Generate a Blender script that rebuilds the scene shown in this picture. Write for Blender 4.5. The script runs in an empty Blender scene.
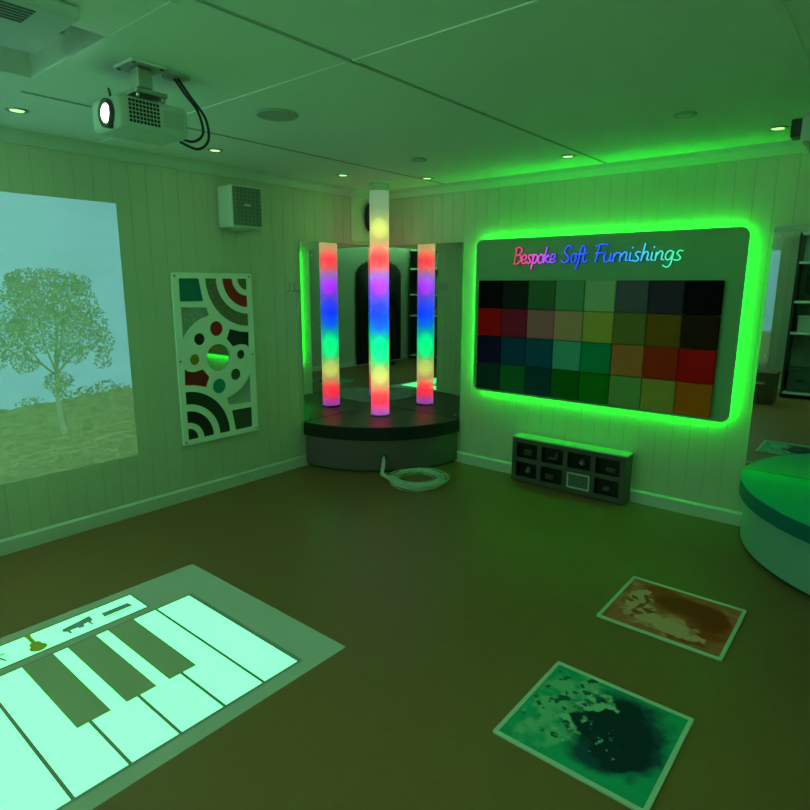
import bpy, bmesh, math, random
from mathutils import Vector, Matrix
R = math.radians
random.seed(7)
SC = bpy.context.scene
COL = SC.collection

# ------------------------------------------------------------------ camera
CAM = Vector((3.9145, -4.3104, 1.5754))
YAW, PITCH, ROLL, FPX = -0.69196, -0.20057, 0.00344, 596.9
fw = Vector((math.sin(YAW)*math.cos(PITCH), math.cos(YAW)*math.cos(PITCH), math.sin(PITCH)))
rt = Vector((math.cos(YAW), -math.sin(YAW), 0)); up = rt.cross(fw)
rt2 = rt*math.cos(ROLL)+up*math.sin(ROLL); up2 = up*math.cos(ROLL)-rt*math.sin(ROLL)
cd = bpy.data.cameras.new('camera'); cam = bpy.data.objects.new('camera', cd); COL.objects.link(cam)
cd.sensor_fit = 'HORIZONTAL'; cd.sensor_width = 36; cd.lens = 36*FPX/810; cd.clip_start = .01
M = Matrix.Identity(4)
for i in range(3):
    M[i][0] = rt2[i]; M[i][1] = up2[i]; M[i][2] = -fw[i]; M[i][3] = CAM[i]
cam.matrix_world = M
SC.camera = cam
SC.view_settings.view_transform = 'Standard'
SC.view_settings.look = 'None'
SC.view_settings.exposure = 0.0
SC.view_settings.gamma = 1.0
SC.view_settings.use_curve_mapping = False
SC.cycles.caustics_reflective = False
SC.cycles.caustics_refractive = False
SC.cycles.sample_clamp_indirect = 4.0
SC.cycles.max_bounces = 12
SC.cycles.diffuse_bounces = 6
SC.cycles.glossy_bounces = 6
SC.cycles.transparent_max_bounces = 48

# ------------------------------------------------------------------ room numbers (metres)
W, L, H = 4.25, -6.0, 2.40          # room runs x 0..W, y 0..L, z 0..H
CX, CY = .335, -.345                 # light column

# ------------------------------------------------------------------ materials
def s2l(c):
    f = lambda v: v/12.92 if v <= .04045 else ((v+.055)/1.055)**2.4
    return tuple(f(v/255) for v in c)
MATS = {}
def mat(name, col=(.5, .5, .5), rough=.6, metal=0., emis=None, strength=1., noise=.06, nscale=8., bump=0., bscale=60., spec=.5, alpha=1., trans=0.):
    if name in MATS: return MATS[name]
    m = bpy.data.materials.new(name); m.use_nodes = True
    nt = m.node_tree; p = nt.nodes['Principled BSDF']
    p.inputs['Roughness'].default_value = rough
    p.inputs['Metallic'].default_value = metal
    p.inputs['Specular IOR Level'].default_value = spec
    p.inputs['Alpha'].default_value = alpha
    p.inputs['Transmission Weight'].default_value = trans
    tc = nt.nodes.new('ShaderNodeTexCoord')
    nz = nt.nodes.new('ShaderNodeTexNoise'); nz.inputs['Scale'].default_value = nscale; nz.inputs['Detail'].default_value = 4
    nt.links.new(tc.outputs['Object'], nz.inputs['Vector'])
    mx = nt.nodes.new('ShaderNodeMix'); mx.data_type = 'RGBA'
    c0 = tuple(max(0, v*(1-noise)) for v in col)+(1,); c1 = tuple(min(1, v*(1+noise)) for v in col)+(1,)
    mx.inputs[6].default_value = c0; mx.inputs[7].default_value = c1
    nt.links.new(nz.outputs['Fac'], mx.inputs[0]); nt.links.new(mx.outputs[2], p.inputs['Base Color'])
    if emis is not None:
        p.inputs['Emission Color'].default_value = tuple(emis)+(1,)
        p.inputs['Emission Strength'].default_value = strength
    if bump > 0:
        n2 = nt.nodes.new('ShaderNodeTexNoise'); n2.inputs['Scale'].default_value = bscale
        nt.links.new(tc.outputs['Object'], n2.inputs['Vector'])
        b = nt.nodes.new('ShaderNodeBump'); b.inputs['Strength'].default_value = bump; b.inputs['Distance'].default_value = .003
        nt.links.new(n2.outputs['Fac'], b.inputs['Height']); nt.links.new(b.outputs['Normal'], p.inputs['Normal'])
    MATS[name] = m
    return m

PAINT = (.57, .565, .44)
FLOORC = (.235, .104, .038)
m_wall = mat('wall_paint', PAINT, .6, noise=.03, nscale=3)
m_ceil = mat('ceiling_paint', (.88, .90, .88), .7, noise=.03, nscale=2)
m_trim = mat('gloss_trim', (.62, .63, .60), .4, noise=.02)
m_floor = mat('brown_vinyl', FLOORC, .42, noise=.10, nscale=30, bump=.06, bscale=220, spec=.35)
m_white = mat('white_plastic', (.66, .67, .64), .45, noise=.02)
m_offwhite = mat('aged_white_plastic', (.42, .45, .42), .5, noise=.03)
m_black = mat('black_plastic', (.012, .012, .013), .4, noise=.1)
m_dark = mat('dark_grey_plastic', (.05, .05, .05), .5, noise=.1)
m_steel = mat('brushed_steel', (.55, .55, .55), .3, 1., noise=.05)
m_mirror = mat('mirror_glass', (.68, .72, .70), .015, 1., noise=.0)
m_frosty = mat('mirror_edge', (.25, .4, .32), .3, noise=.02)

def emit(name, col, strength, base=(.6, .6, .6)):
    return mat(name, base, .5, emis=col, strength=strength, noise=0)

# ------------------------------------------------------------------ mesh builder
def wloc(o):
    v = Vector((0, 0, 0))
    while o is not None:
        v += o.location; o = o.parent
    return v

class MB:
    def __init__(s): s.bm = bmesh.new()
    def _xf(s, verts, mtx):
        if mtx is not None: bmesh.ops.transform(s.bm, matrix=mtx, verts=verts)
    def box(s, x0, x1, y0, y1, z0, z1, bev=0., seg=2, mi=0, mtx=None):
        r = bmesh.ops.create_cube(s.bm, size=1)
        vs = r['verts']
        bmesh.ops.scale(s.bm, vec=(x1-x0, y1-y0, z1-z0), verts=vs)
        bmesh.ops.translate(s.bm, vec=((x0+x1)/2, (y0+y1)/2, (z0+z1)/2), verts=vs)
        fs = set(f for v in vs for f in v.link_faces)
        if bev > 0:
            es = list(set(e for v in vs for e in v.link_edges))
            rr = bmesh.ops.bevel(s.bm, geom=es, offset=bev, segments=seg, affect='EDGES', profile=.5)
            vs = list(set(v for f in rr['faces'] for v in f.verts) | set(v for v in vs if v.is_valid))
            fs = set(f for v in vs for f in v.link_faces)
        for f in fs: f.material_index = mi
        s._xf(vs, mtx)
        return s
    def cyl(s, p0, p1, r0, r1=None, n=24, mi=0, caps=True):
        p0, p1 = Vector(p0), Vector(p1); r1 = r0 if r1 is None else r1
        d = (p1-p0); q = d.to_track_quat('Z', 'Y').to_matrix()
        A = []; B_ = []
        for i in range(n):
            a = 2*math.pi*i/n; u = q @ Vector((math.cos(a), math.sin(a), 0))
            A.append(s.bm.verts.new(p0+u*r0)); B_.append(s.bm.verts.new(p1+u*r1))
        for i in range(n):
            f = s.bm.faces.new((A[i], A[(i+1) % n], B_[(i+1) % n], B_[i])); f.smooth = True; f.material_index = mi
        if caps:
            f = s.bm.faces.new(A[::-1]); f.material_index = mi
            f = s.bm.faces.new(B_); f.material_index = mi
        return s
    def lathe(s, prof, c=(0, 0, 0), n=40, mi=0, axis='Z', smooth=True):
        """prof: list of (radius, height)"""
        c = Vector(c); rings = []
        for r, h in prof:
            ring = []
            for i in range(n):
                a = 2*math.pi*i/n
                v = Vector((r*math.cos(a), r*math.sin(a), h))
                if axis == 'X': v = Vector((v.z, v.x, v.y))
                if axis == 'Y': v = Vector((v.x, v.z, v.y))
                ring.append(s.bm.verts.new(c+v))
            rings.append(ring)
        for a, b in zip(rings, rings[1:]):
            for i in range(n):
                f = s.bm.faces.new((a[i], a[(i+1) % n], b[(i+1) % n], b[i])); f.smooth = smooth; f.material_index = mi
        if prof[0][0] > 1e-5: s.bm.faces.new(rings[0][::-1]).material_index = mi
        if prof[-1][0] > 1e-5: s.bm.faces.new(rings[-1]).material_index = mi
        return s
    def tube(s, pts, r, n=8, closed=False, mi=0):
        pts = [Vector(p) for p in pts]; k = len(pts); rings = []
        prev = None
        for i, p in enumerate(pts):
            if closed: t = pts[(i+1) % k]-pts[i-1]
            else: t = pts[min(i+1, k-1)]-pts[max(i-1, 0)]
            if t.length < 1e-9: t = Vector((0, 0, 1))
            t.normalize()
            if prev is None:
                a = Vector((0, 0, 1)) if abs(t.z) < .9 else Vector((1, 0, 0))
                nrm = t.cross(a).normalized()
            else:
                nrm = (prev-t*prev.dot(t))
                nrm = nrm.normalized() if nrm.length > 1e-6 else t.orthogonal().normalized()
            prev = nrm; b = t.cross(nrm)
            rr = r[i] if isinstance(r, (list, tuple)) else r
            rings.append([s.bm.verts.new(p+(nrm*math.cos(2*math.pi*j/n)+b*math.sin(2*math.pi*j/n))*rr) for j in range(n)])
        seq = list(zip(rings, rings[1:]))
        if closed: seq.append((rings[-1], rings[0]))
        for a, b_ in seq:
            for j in range(n):
                f = s.bm.faces.new((a[j], a[(j+1) % n], b_[(j+1) % n], b_[j])); f.smooth = True; f.material_index = mi
        if not closed:
            s.bm.faces.new(rings[0][::-1]).material_index = mi; s.bm.faces.new(rings[-1]).material_index = mi
        return s
    def prism(s, pts, d, mi=0, bev=0.):
        """pts: planar 3-D loop, d: extrusion vector"""
        d = Vector(d)
        a = [s.bm.verts.new(Vector(p)) for p in pts]; b = [s.bm.verts.new(Vector(p)+d) for p in pts]
        k = len(pts); fs = []
        fs.append(s.bm.faces.new(a[::-1])); fs.append(s.bm.faces.new(b))
        for i in range(k): fs.append(s.bm.faces.new((a[i], a[(i+1) % k], b[(i+1) % k], b[i])))
        for f in fs: f.material_index = mi
        if bev > 0:
            es = list(set(e for f in fs[:2] for e in f.edges))
            bmesh.ops.bevel(s.bm, geom=es, offset=bev, segments=2, affect='EDGES', profile=.5)
        return s
    def poly(s, pts, mi=0):
        f = s.bm.faces.new([s.bm.verts.new(Vector(p)) for p in pts]); f.material_index = mi
        return s
    def build(s, name, mats, parent=None, origin=None, smooth=False):
        bmesh.ops.recalc_face_normals(s.bm, faces=s.bm.faces)
        o0 = Vector(origin) if origin is not None else Vector((0, 0, 0))
        off = wloc(parent)+o0 if parent is not None else o0
        bmesh.ops.translate(s.bm, vec=-off, verts=s.bm.verts)
        me = bpy.data.meshes.new(name); s.bm.to_mesh(me); s.bm.free()
        for m in (mats if isinstance(mats, (list, tuple)) else [mats]): me.materials.append(m)
        if smooth:
            for p in me.polygons: p.use_smooth = True
        o = bpy.data.objects.new(name, me); COL.objects.link(o)
        o.location = o0
        if parent is not None: o.parent = parent
        return o

def tag(o, label=None, cat=None, group=None, kind=None):
    if label: o['label'] = label
    if cat: o['category'] = cat
    if group: o['group'] = group
    if kind: o['kind'] = kind
    return o
def thing(name, loc, label, cat, group=None):
    o = bpy.data.objects.new(name, None); COL.objects.link(o); o.location = loc; o.empty_display_size = .1
    return tag(o, label, cat, group)
def struct(mb, name, m): return tag(mb.build(name, m), kind='structure')
def copy_tree(o, parent=None):
    c = o.copy(); COL.objects.link(c)
    if parent is not None: c.parent = parent
    for ch in list(o.children): copy_tree(ch, c)
    return c

def rrect(x0, x1, z0, z1, r, n=6):
    pts = []
    for cx, cz, a0 in ((x1-r, z1-r, 0), (x0+r, z1-r, 90), (x0+r, z0+r, 180), (x1-r, z0+r, 270)):
        for i in range(n+1):
            a = R(a0+90*i/n); pts.append((cx+r*math.cos(a), cz+r*math.sin(a)))
    return pts

# ------------------------------------------------------------------ room shell
def clad(axis, a0, a1, phase, pitch=.112, z0=0., z1=H):
    """v-groove cladding profile: list of (along, depth)"""
    prof = [(a0, 0.)]; k = math.ceil((a0+.02-phase)/pitch)
    while phase+k*pitch < a1-.02:
        g = phase+k*pitch
        prof += [(g-.0022, 0.), (g-.0008, -.0026), (g+.0008, -.0026), (g+.0022, 0.)]; k += 1
    prof.append((a1, 0.))
    return prof
def clad_wall(name, place, a0, a1, phase, back=.1):
    mb = MB(); prof = clad(None, a0, a1, phase)
    loop = prof+[(a1, -back), (a0, -back)]
    lo = [mb.bm.verts.new(place(a, d, 0.)) for a, d in loop]; hi = [mb.bm.verts.new(place(a, d, H+.1)) for a, d in loop]
    k = len(loop)
    for i in range(k): mb.bm.faces.new((lo[i], lo[(i+1) % k], hi[(i+1) % k], hi[i]))
    mb.bm.faces.new(lo); mb.bm.faces.new(hi[::-1])
    return struct(mb, name, m_wall)
clad_wall('wall_left', lambda a, d, z: Vector((d, a, z)), L, 0, -.896)
clad_wall('wall_back', lambda a, d, z: Vector((a, -d, z)), -.1, W+.1, 3.107)
clad_wall('wall_right', lambda a, d, z: Vector((W-d, a, z)), L, 0, -.896)
clad_wall('wall_front', lambda a, d, z: Vector((a, L+d, z)), -.1, W+.1, 3.107)
struct(MB().box(-.1, W+.1, L-.1, .1, -.1, 0), 'floor', m_floor)
# ceiling with the open recess
RX0, RX1, RY0, RY1 = 1.015, 1.69, -3.92, -3.233
mb = MB()
mb.box(-.1, RX0, L-.1, .1, H, H+.1).box(RX1, W+.1, L-.1, .1, H, H+.1).box(RX0, RX1, RY1, .1, H, H+.1).box(RX0, RX1, L-.1, RY0, H, H+.1)
mb.box(RX0-.02, RX1+.02, RY0-.02, RY1+.02, H+.24, H+.26)
mb.box(RX0-.02, RX0, RY0, RY1, H+.1, H+.24).box(RX1, RX1+.02, RY0, RY1, H+.1, H+.24)
mb.box(RX0, RX1, RY0-.02, RY0, H+.1, H+.24).box(RX0, RX1, RY1, RY1+.02, H+.1, H+.24)
struct(mb, 'ceiling', m_ceil)
# skirting boards with a chamfered top
def skirt(name, p, q, inw):
    p, q, n = Vector(p), Vector(q), Vector(inw)
    mb = MB()
    prof = [(0, 0), (.016, 0), (.016, .082), (.005, .0945), (0, .0945)]
    mb.prism([p+n*d+Vector((0, 0, z)) for d, z in prof], q-p)
    struct(mb, name, m_trim)
skirt('baseboard_left', (0, L+.017, 0), (0, -.017, 0), (1, 0, 0))
skirt('baseboard_back', (0, 0, 0), (W, 0, 0), (0, -1, 0))
skirt('baseboard_right', (W, L+.017, 0), (W, -.017, 0), (-1, 0, 0))
skirt('baseboard_front', (0, L, 0), (W, L, 0), (0, 1, 0))
# cornice boards under the ceiling
def corn(name, p, q, inw):
    p, q, n = Vector(p), Vector(q), Vector(inw)
    prof = [(0, 2.328), (.012, 2.328), (.034, 2.372), (.034, 2.3995), (0, 2.3995)]
    struct(MB().prism([p+n*d+Vector((0, 0, z)) for d, z in prof], q-p), name, m_trim)
corn('trim_1', (0, 0, 0), (W, 0, 0), (0, -1, 0))
corn('trim_2', (0, L+.035, 0), (0, -.035, 0), (1, 0, 0))
corn('trim_3', (W, L+.035, 0), (W, -.035, 0), (-1, 0, 0))
corn('trim_4', (0, L, 0), (W, L, 0), (0, 1, 0))
# strips along the ceiling panel joints, the grey ones in place of grooves
m_joint = mat('joint_groove_shade', (.40, .41, .40), .6)  # the shade of a recessed joint, put into a darker grey
def strip(name, x0, x1, y0, y1, m=None): struct(MB().box(x0, x1, y0, y1, H-.004, H, .0015), name, m or m_ceil)
strip('trim_5', .785, .80, -3.2, -.04, m_joint); strip('trim_6', 2.172, 2.190, L+.04, -.04, m_joint); strip('trim_7', 3.49, 3.515, L+.04, -.04)
strip('trim_8', .04, W-.04, -2.548, -2.508)
strip('trim_9', RX1-.02, RX1+.42, RY1-.0, RY1+.03)
# flat boxing beside the corner, above the mirror
struct(MB().box(0, .012, -.36, -.0, 1.95, 2.327, .002), 'trim_10', m_trim)

# added green strips by the cornices, unseen, to brighten ceiling, walls and board
m_fill = emit('green_fill_glow', (.28, 1., .42), 165.0, (.3, .5, .35))
tp = MB().box(.1, 2.2, L+.036, L+.046, 2.372, 2.380).build('fill_strip', m_fill, origin=(1.15, L+.041, 2.372))
tag(tp, 'added green fill strip along the cornice of the wall behind the camera', 'fill light')
tp = MB().box(W-.046, W-.036, L+.1, -3.2, 2.372, 2.380).build('fill_strip', m_fill, origin=(W-.041, -4.5, 2.372))
tag(tp, 'added green fill strip along the cornice of the right wall behind the camera', 'fill light')

tp = MB().box(.036, .046, L+.1, -4.0, 2.372, 2.380).build('fill_strip', m_fill, origin=(.041, -5., 2.372))
tag(tp, 'added green fill strip along the cornice of the left wall, beyond the projected tree', 'fill light')

# ------------------------------------------------------------------ wall mirrors
def mirror(name, axis, a0, a1, z0, z1, label):
    t = thing(name, (0.012, (a0+a1)/2, z0) if axis == 'x' else ((a0+a1)/2, -.012, z0), label, 'mirror', None)
    f = (lambda a, d, z: Vector((d, a, z))) if axis == 'x' else (lambda a, d, z: Vector((a, -d, z)))
    mb = MB().prism([f(a, .002, z) for a, z in rrect(a0, a1, z0, z1, .012, 3)], f(0, .006, 0))
    mb.build('backing', m_frosty, t)
    MB().prism([f(a, .008, z) for a, z in rrect(a0+.002, a1-.002, z0+.002, z1-.002, .012, 3)], f(0, .004, 0)).build('mirror_sheet', m_mirror, t)
    for a in (a0+.045, a1-.045):
        for z in (z0+.06, (z0+z1)/2, z1-.06):
            MB().cyl(f(a, .012, z), f(a, .0155, z), .009, .007, 14).build('screw_cap', m_steel, t)
    return t
mirror('wall_mirror', 'x', -.968, -.012, .37, 1.92, 'tall mirror on the left wall behind the light column')
mirror('wall_mirror', 'y', .012, .982, .37, 1.92, 'tall mirror on the back wall between the light column and the glowing board')
mirror('wall_mirror', 'y', 3.238, 4.235, .37, 1.92, 'tall mirror behind the green round-fronted seat reflecting a shelf unit')

# ------------------------------------------------------------------ corner podiums
def podium(name, cx, cy, sx, rb, rt_, zb, zt, mbase, mband, mtop, label, cat, seams):
    t = thing(name, (cx, cy, 0), label, cat)
    def arc(r, n=40): return [(cx+sx*r*math.cos(R(90*i/n)), cy-r*math.sin(R(90*i/n))) for i in range(n+1)]
    o = .0165
    def quarter(r, z0, z1, bev, name, m, mi=None):
        loop = [(cx+sx*o, cy-o)]+[(max(min(x, W-o), o), min(y, cy-o)) for x, y in arc(r)]
        MBq = MB().prism([Vector((x, y, z0)) for x, y in loop], (0, 0, z1-z0), bev=bev)
        ob = MBq.build(name, m, t)
        return ob
    quarter(rb-.02, 0, .022, 0, 'plinth', m_black)
    quarter(rb, .022, zb, .006, 'base', mbase)
    quarter(rt_, zb, zt-.012, .004, 'cushion_band', mband)
    quarter(rt_, zt-.012, zt, .004, 'cushion_top', mtop)
    return t
m_bvin = mat('black_vinyl', (.010, .010, .011), .6, spec=.2, noise=.1, bump=.05)
m_gvin = mat('charcoal_vinyl', (.034, .026, .032), .42, spec=.25, noise=.08, bump=.06, bscale=25)
m_gbase = mat('charcoal_carpet', (.13, .075, .09), .8, noise=.12, nscale=40, bump=.1)
m_tealtop = mat('lit_teal_vinyl', (.012, .56, .38), .6, spec=.2, noise=.05, bump=.05, bscale=20)  # cushion top, teal brightened where the green light falls
m_tealband = mat('shaded_teal_vinyl', (.006, .15, .16), .5, spec=.25, noise=.05)  # side of the same cushion, its shade put into a darker teal
m_palebase = mat('pale_grey_vinyl', (.25, .46, .42), .45, noise=.04, bump=.05, bscale=15)
pod = podium('corner_podium', 0, 0, 1, .965, .985, .285, .40, m_gbase, m_bvin, m_gvin, 'charcoal quarter-round podium under the light column in the far corner', 'podium', True)
podium('corner_podium', W, 0, -1, .985, 1.018, .30, .40, m_palebase, m_tealband, m_tealtop, 'green quarter-round padded seat with pale base at the right edge', 'podium', True)
MB().cyl((.67, -.67, .135), (.690, -.690, .135), .024, n=20).build('cable_hole', m_black, pod)

# ------------------------------------------------------------------ light column
def ramp_mat(name, stops, strength, alpha=None, scale=1.):
    m = bpy.data.materials.new(name); m.use_nodes = True; nt = m.node_tree
    p = nt.nodes['Principled BSDF']; p.inputs['Base Color'].default_value = (.2, .2, .2, 1); p.inputs['Roughness'].default_value = .35
    tc = nt.nodes.new('ShaderNodeTexCoord'); sp = nt.nodes.new('ShaderNodeSeparateXYZ'); nt.links.new(tc.outputs['Object'], sp.inputs[0])
    mr = nt.nodes.new('ShaderNodeMapRange'); mr.inputs[1].default_value = 0; mr.inputs[2].default_value = 2.0
    nt.links.new(sp.outputs['Z'], mr.inputs[0])
    cr = nt.nodes.new('ShaderNodeValToRGB'); els = cr.color_ramp.elements
    stops = sorted(stops)
    els[0].position = stops[0][0]/2; els[0].color = tuple(stops[0][1])+(1,)
    els[1].position = stops[-1][0]/2; els[1].color = tuple(stops[-1][1])+(1,)
    for z, c in stops[1:-1]:
        e = els.new(z/2); e.color = tuple(c)+(1,)
    nt.links.new(mr.outputs[0], cr.inputs[0])
    nt.links.new(cr.outputs[0], p.inputs['Emission Color']); p.inputs['Emission Strength'].default_value = strength
    if alpha is not None: p.inputs['Alpha'].default_value = alpha
    return m
Z0 = .40
outer = [(.40, (150, 70, 230)), (.435, (190, 70, 200)), (.47, (235, 60, 130)), (.53, (255, 55, 85)), (.60, (255, 80, 85)), (.66, (215, 170, 110)),
         (.75, (205, 210, 110)), (.83, (150, 205, 110)), (.90, (40, 225, 130)), (1.03, (0, 250, 140)), (1.11, (0, 190, 175)), (1.18, (10, 130, 235)),
         (1.30, (25, 75, 250)), (1.39, (60, 80, 250)), (1.48, (125, 60, 240)), (1.56, (150, 65, 245)), (1.65, (175, 120, 225)), (1.71, (255, 105, 115)),
         (1.80, (255, 80, 85)), (1.88, (235, 165, 125)), (1.96, (190, 190, 105)), (2.03, (200, 215, 110)), (2.12, (160, 185, 110)), (2.20, (120, 150, 110)), (2.34, (105, 140, 110))]
lin = lambda st: [(z-Z0, s2l(c)) for z, c in st]
col_t = thing('light_column', (CX, CY, Z0), 'frosted floor-to-ceiling light tube glowing in rainbow bands on the corner podium', 'light')
# 32 stop limit: both ramps stay below it
m_tube = ramp_mat('frosted_light_tube', lin(outer), 1.1, alpha=.62)
for nm, z, hh, c in (('red', .565, .075, (255, 0, 50)), ('yellow', .765, .075, (245, 255, 120)), ('green', .985, .11, (0, 255, 130)), ('blue', 1.295, .125, (0, 0, 255)),
                     ('violet', 1.555, .075, (190, 0, 255)), ('red', 1.805, .08, (255, 0, 60)), ('yellow', 2.04, .075, (240, 255, 110))):
    mb = MB()
    for sc_ in (.30, .46, .60, .72, .82, .91, 1.):
        prof = [(max(1e-6, .073*sc_*math.sin(math.pi*k/12)), -hh*1.25*sc_*math.cos(math.pi*k/12)) for k in range(13)]
        mb.lathe(prof, (CX, CY, z), 24)
    bm_ = mat(nm+'_bulb', (.02, .02, .02), .5, emis=s2l(c), strength=2.3 if nm != 'yellow' else 1.3, noise=0, alpha=.20, spec=0.)
    mb.build('bulb', bm_, col_t)['label'] = nm+' glowing bulb'
mb = MB(); mb.cyl((CX, CY, .403), (CX, CY, 2.345), .083, n=48, caps=False); mb.build('frosted_tube', m_tube, col_t)
MB().lathe([(.087, .4001), (.087, .412), (.0835, .414)], (CX, CY, 0)).build('base_ring', mat('clear_base', (.30, .22, .32), .3), col_t)
MB().lathe([(.0835, 2.345), (.088, 2.35), (.090, 2.395), (.090, 2.3995)], (CX, CY, 0)).build('ceiling_collar', m_white, col_t)

# fibre optic tail on the floor
rg = random.Random(3); mb = MB()
def smooth(pts, n=10, closed=False):
    P = [Vector(p) for p in pts]; out = []; k = len(P)
    rng = range(k if closed else k-1)
    for i in rng:
        p0 = P[(i-1) % k] if (closed or i > 0) else P[i]; p1 = P[i]; p2 = P[(i+1) % k]; p3 = P[(i+2) % k] if (closed or i+2 < k) else P[(i+1) % k]
        for j in range(n):
            t = j/n
            out.append(.5*((2*p1)+(p2-p0)*t+(2*p0-5*p1+4*p2-p3)*t*t+(3*p1-p0-3*p2+p3)*t**3))
    if not closed: out.append(P[-1])
    return out
RCX, RCY = 1.035, -.682
for s in range(30):
    jr = lambda a: rg.uniform(-a, a)
    ox, oz = jr(.014), jr(.014)
    pts = [(.676+ox*.5, -.676-ox*.5, .137+oz*.6), (.715+ox, -.722+jr(.006), .135+oz), (.752+ox, -.772+jr(.012), .085+oz), (.79+ox, -.82+jr(.016), .032+abs(oz))]
    turns = rg.choice((.9, 1.3, 1.6, 2.1)); r0 = .200+jr(.036); ex, ey = jr(.024), jr(.024)
    nst = int(turns*14); a0 = R(200)
    for i in range(1, nst):
        a = a0+2*math.pi*i/14; rr = r0+.014*math.sin(i*.9+s)+jr(.006)
        pts.append((RCX+ex+rr*math.cos(a), RCY+ey+rr*math.sin(a), max(.005, .018+.014*math.sin(i*.6+s*1.3)+.005*(s % 5))))
    mb.tube(smooth(pts, 3), .0024, n=5)
m_fib = mat('clear_fibre', (.8, .85, .8), .12, noise=.05, spec=.9, alpha=.75)
fo = mb.build('fibre_optic_coil', m_fib, origin=(RCX, RCY, 0))
tag(fo, 'coiled clear fibre optic tail lying on the floor before the charcoal podium', 'fibre optics')

# ------------------------------------------------------------------ glowing board
BX0, BX1, BZ0, BZ1 = 1.149, 3.122, .692, 1.926
bt = thing('padded_colour_board', ((BX0+BX1)/2, 0, BZ0), 'large rounded grey board edge-lit in green on the back wall', 'light board')
def brd(x0, x1, z0, z1, r, y0, y1, bev=0.): return MB().prism([Vector((x, y0, z)) for x, z in rrect(x0, x1, z0, z1, r, 8)], (0, y1-y0, 0), bev=bev)
m_board = mat('board_laminate', (.24, .42, .25), .6, spec=.15, noise=.03)
brd(BX0, BX1, BZ0, BZ1, .055, -.062, -.044, .002).build('face_panel', m_board, bt)
m_led = emit('green_led', (.002, 1., .012), 31.0, (.2, .5, .25))
brd(BX0+.001, BX1-.001, BZ0+.001, BZ1-.001, .055, -.044, -.034).build('glowing_rim', emit('edge_lit_acrylic', (.06, 1., .10), 1.3, (.3, .6, .35)), bt)
brd(BX0+.028, BX1-.028, BZ0+.028, BZ1-.028, .045, -.0335, -.010).build('led_strip', m_led, bt)
brd(BX0+.12, BX1-.12, BZ0+.12, BZ1-.12, .03, -.0335, -.002).build('standoff', m_offwhite, bt)

# 32 padded squares
def al(c, k=(.15, .58, .22)):
    l = s2l(c); return tuple(min(.85, max(.004, l[i]/k[i])) for i in range(3))
PADS = [
 [('black', (3, 6, 4)), ('blackish green', (10, 27, 14)), ('forest green', (24, 78, 32)), ('mid green', (40, 112, 55)), ('pale sage', (68, 142, 74)), ('slate grey', (38, 66, 52)), ('dark slate', (22, 36, 34)), ('jet black', (2, 3, 6))],
 [('crimson', (88, 3, 3)), ('maroon', (64, 20, 26)), ('mauve brown', (80, 80, 56)), ('khaki tan', (88, 110, 58)), ('lime olive', (80, 128, 38)), ('moss olive', (48, 84, 26)), ('mustard olive', (54, 62, 8)), ('near-black brown', (18, 20, 6))],
 [('navy', (4, 10, 24)), ('petrol blue', (0, 46, 50)), ('dark teal', (0, 58, 54)), ('pale turquoise', (30, 128, 78)), ('emerald', (0, 108, 44)), ('tan brown', (86, 82, 28)), ('rust', (80, 32, 6)), ('bright red', (92, 12, 6))],
 [('bottle green', (4, 36, 20)), ('grass green', (4, 78, 24)), ('deep sea green', (0, 46, 32)), ('leaf green', (0, 74, 8)), ('vivid green', (0, 92, 4)), ('mint', (48, 118, 44)), ('yellow green', (72, 114, 34)), ('mustard', (88, 72, 4))]]
GX0, GX1, GZ0, GZ1 = 1.199, 3.015, .716, 1.604
ords = ['first', 'second', 'third', 'fourth', 'fifth', 'sixth', 'seventh', 'eighth']; rows = ['top', 'second', 'third', 'bottom']
px, pz = (GX1-GX0)/8, (GZ1-GZ0)/4
proto = None
for r in range(4):
    for c in range(8):
        nm, colr = PADS[r][c]
        cx = GX0+px*(c+.5); cz = GZ1-pz*(r+.5)
        m = mat('pad_'+nm.replace(' ', '_'), al(colr), .9, spec=.06, noise=.04, bump=.12, bscale=160)
        mb = MB().box(cx-px/2+.0015, cx+px/2-.0015, -.098, -.0622, cz-pz/2+.0015, cz+pz/2-.0015, .007, 3)
        o = mb.build('padded_square', m, origin=(cx, -.0622, cz))
        tag(o, '%s padded square, %s in the %s row of the lit board' % (nm, ords[c]+' from left', rows[r]), 'padded square', 'padded colour squares on the lit board')

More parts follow.
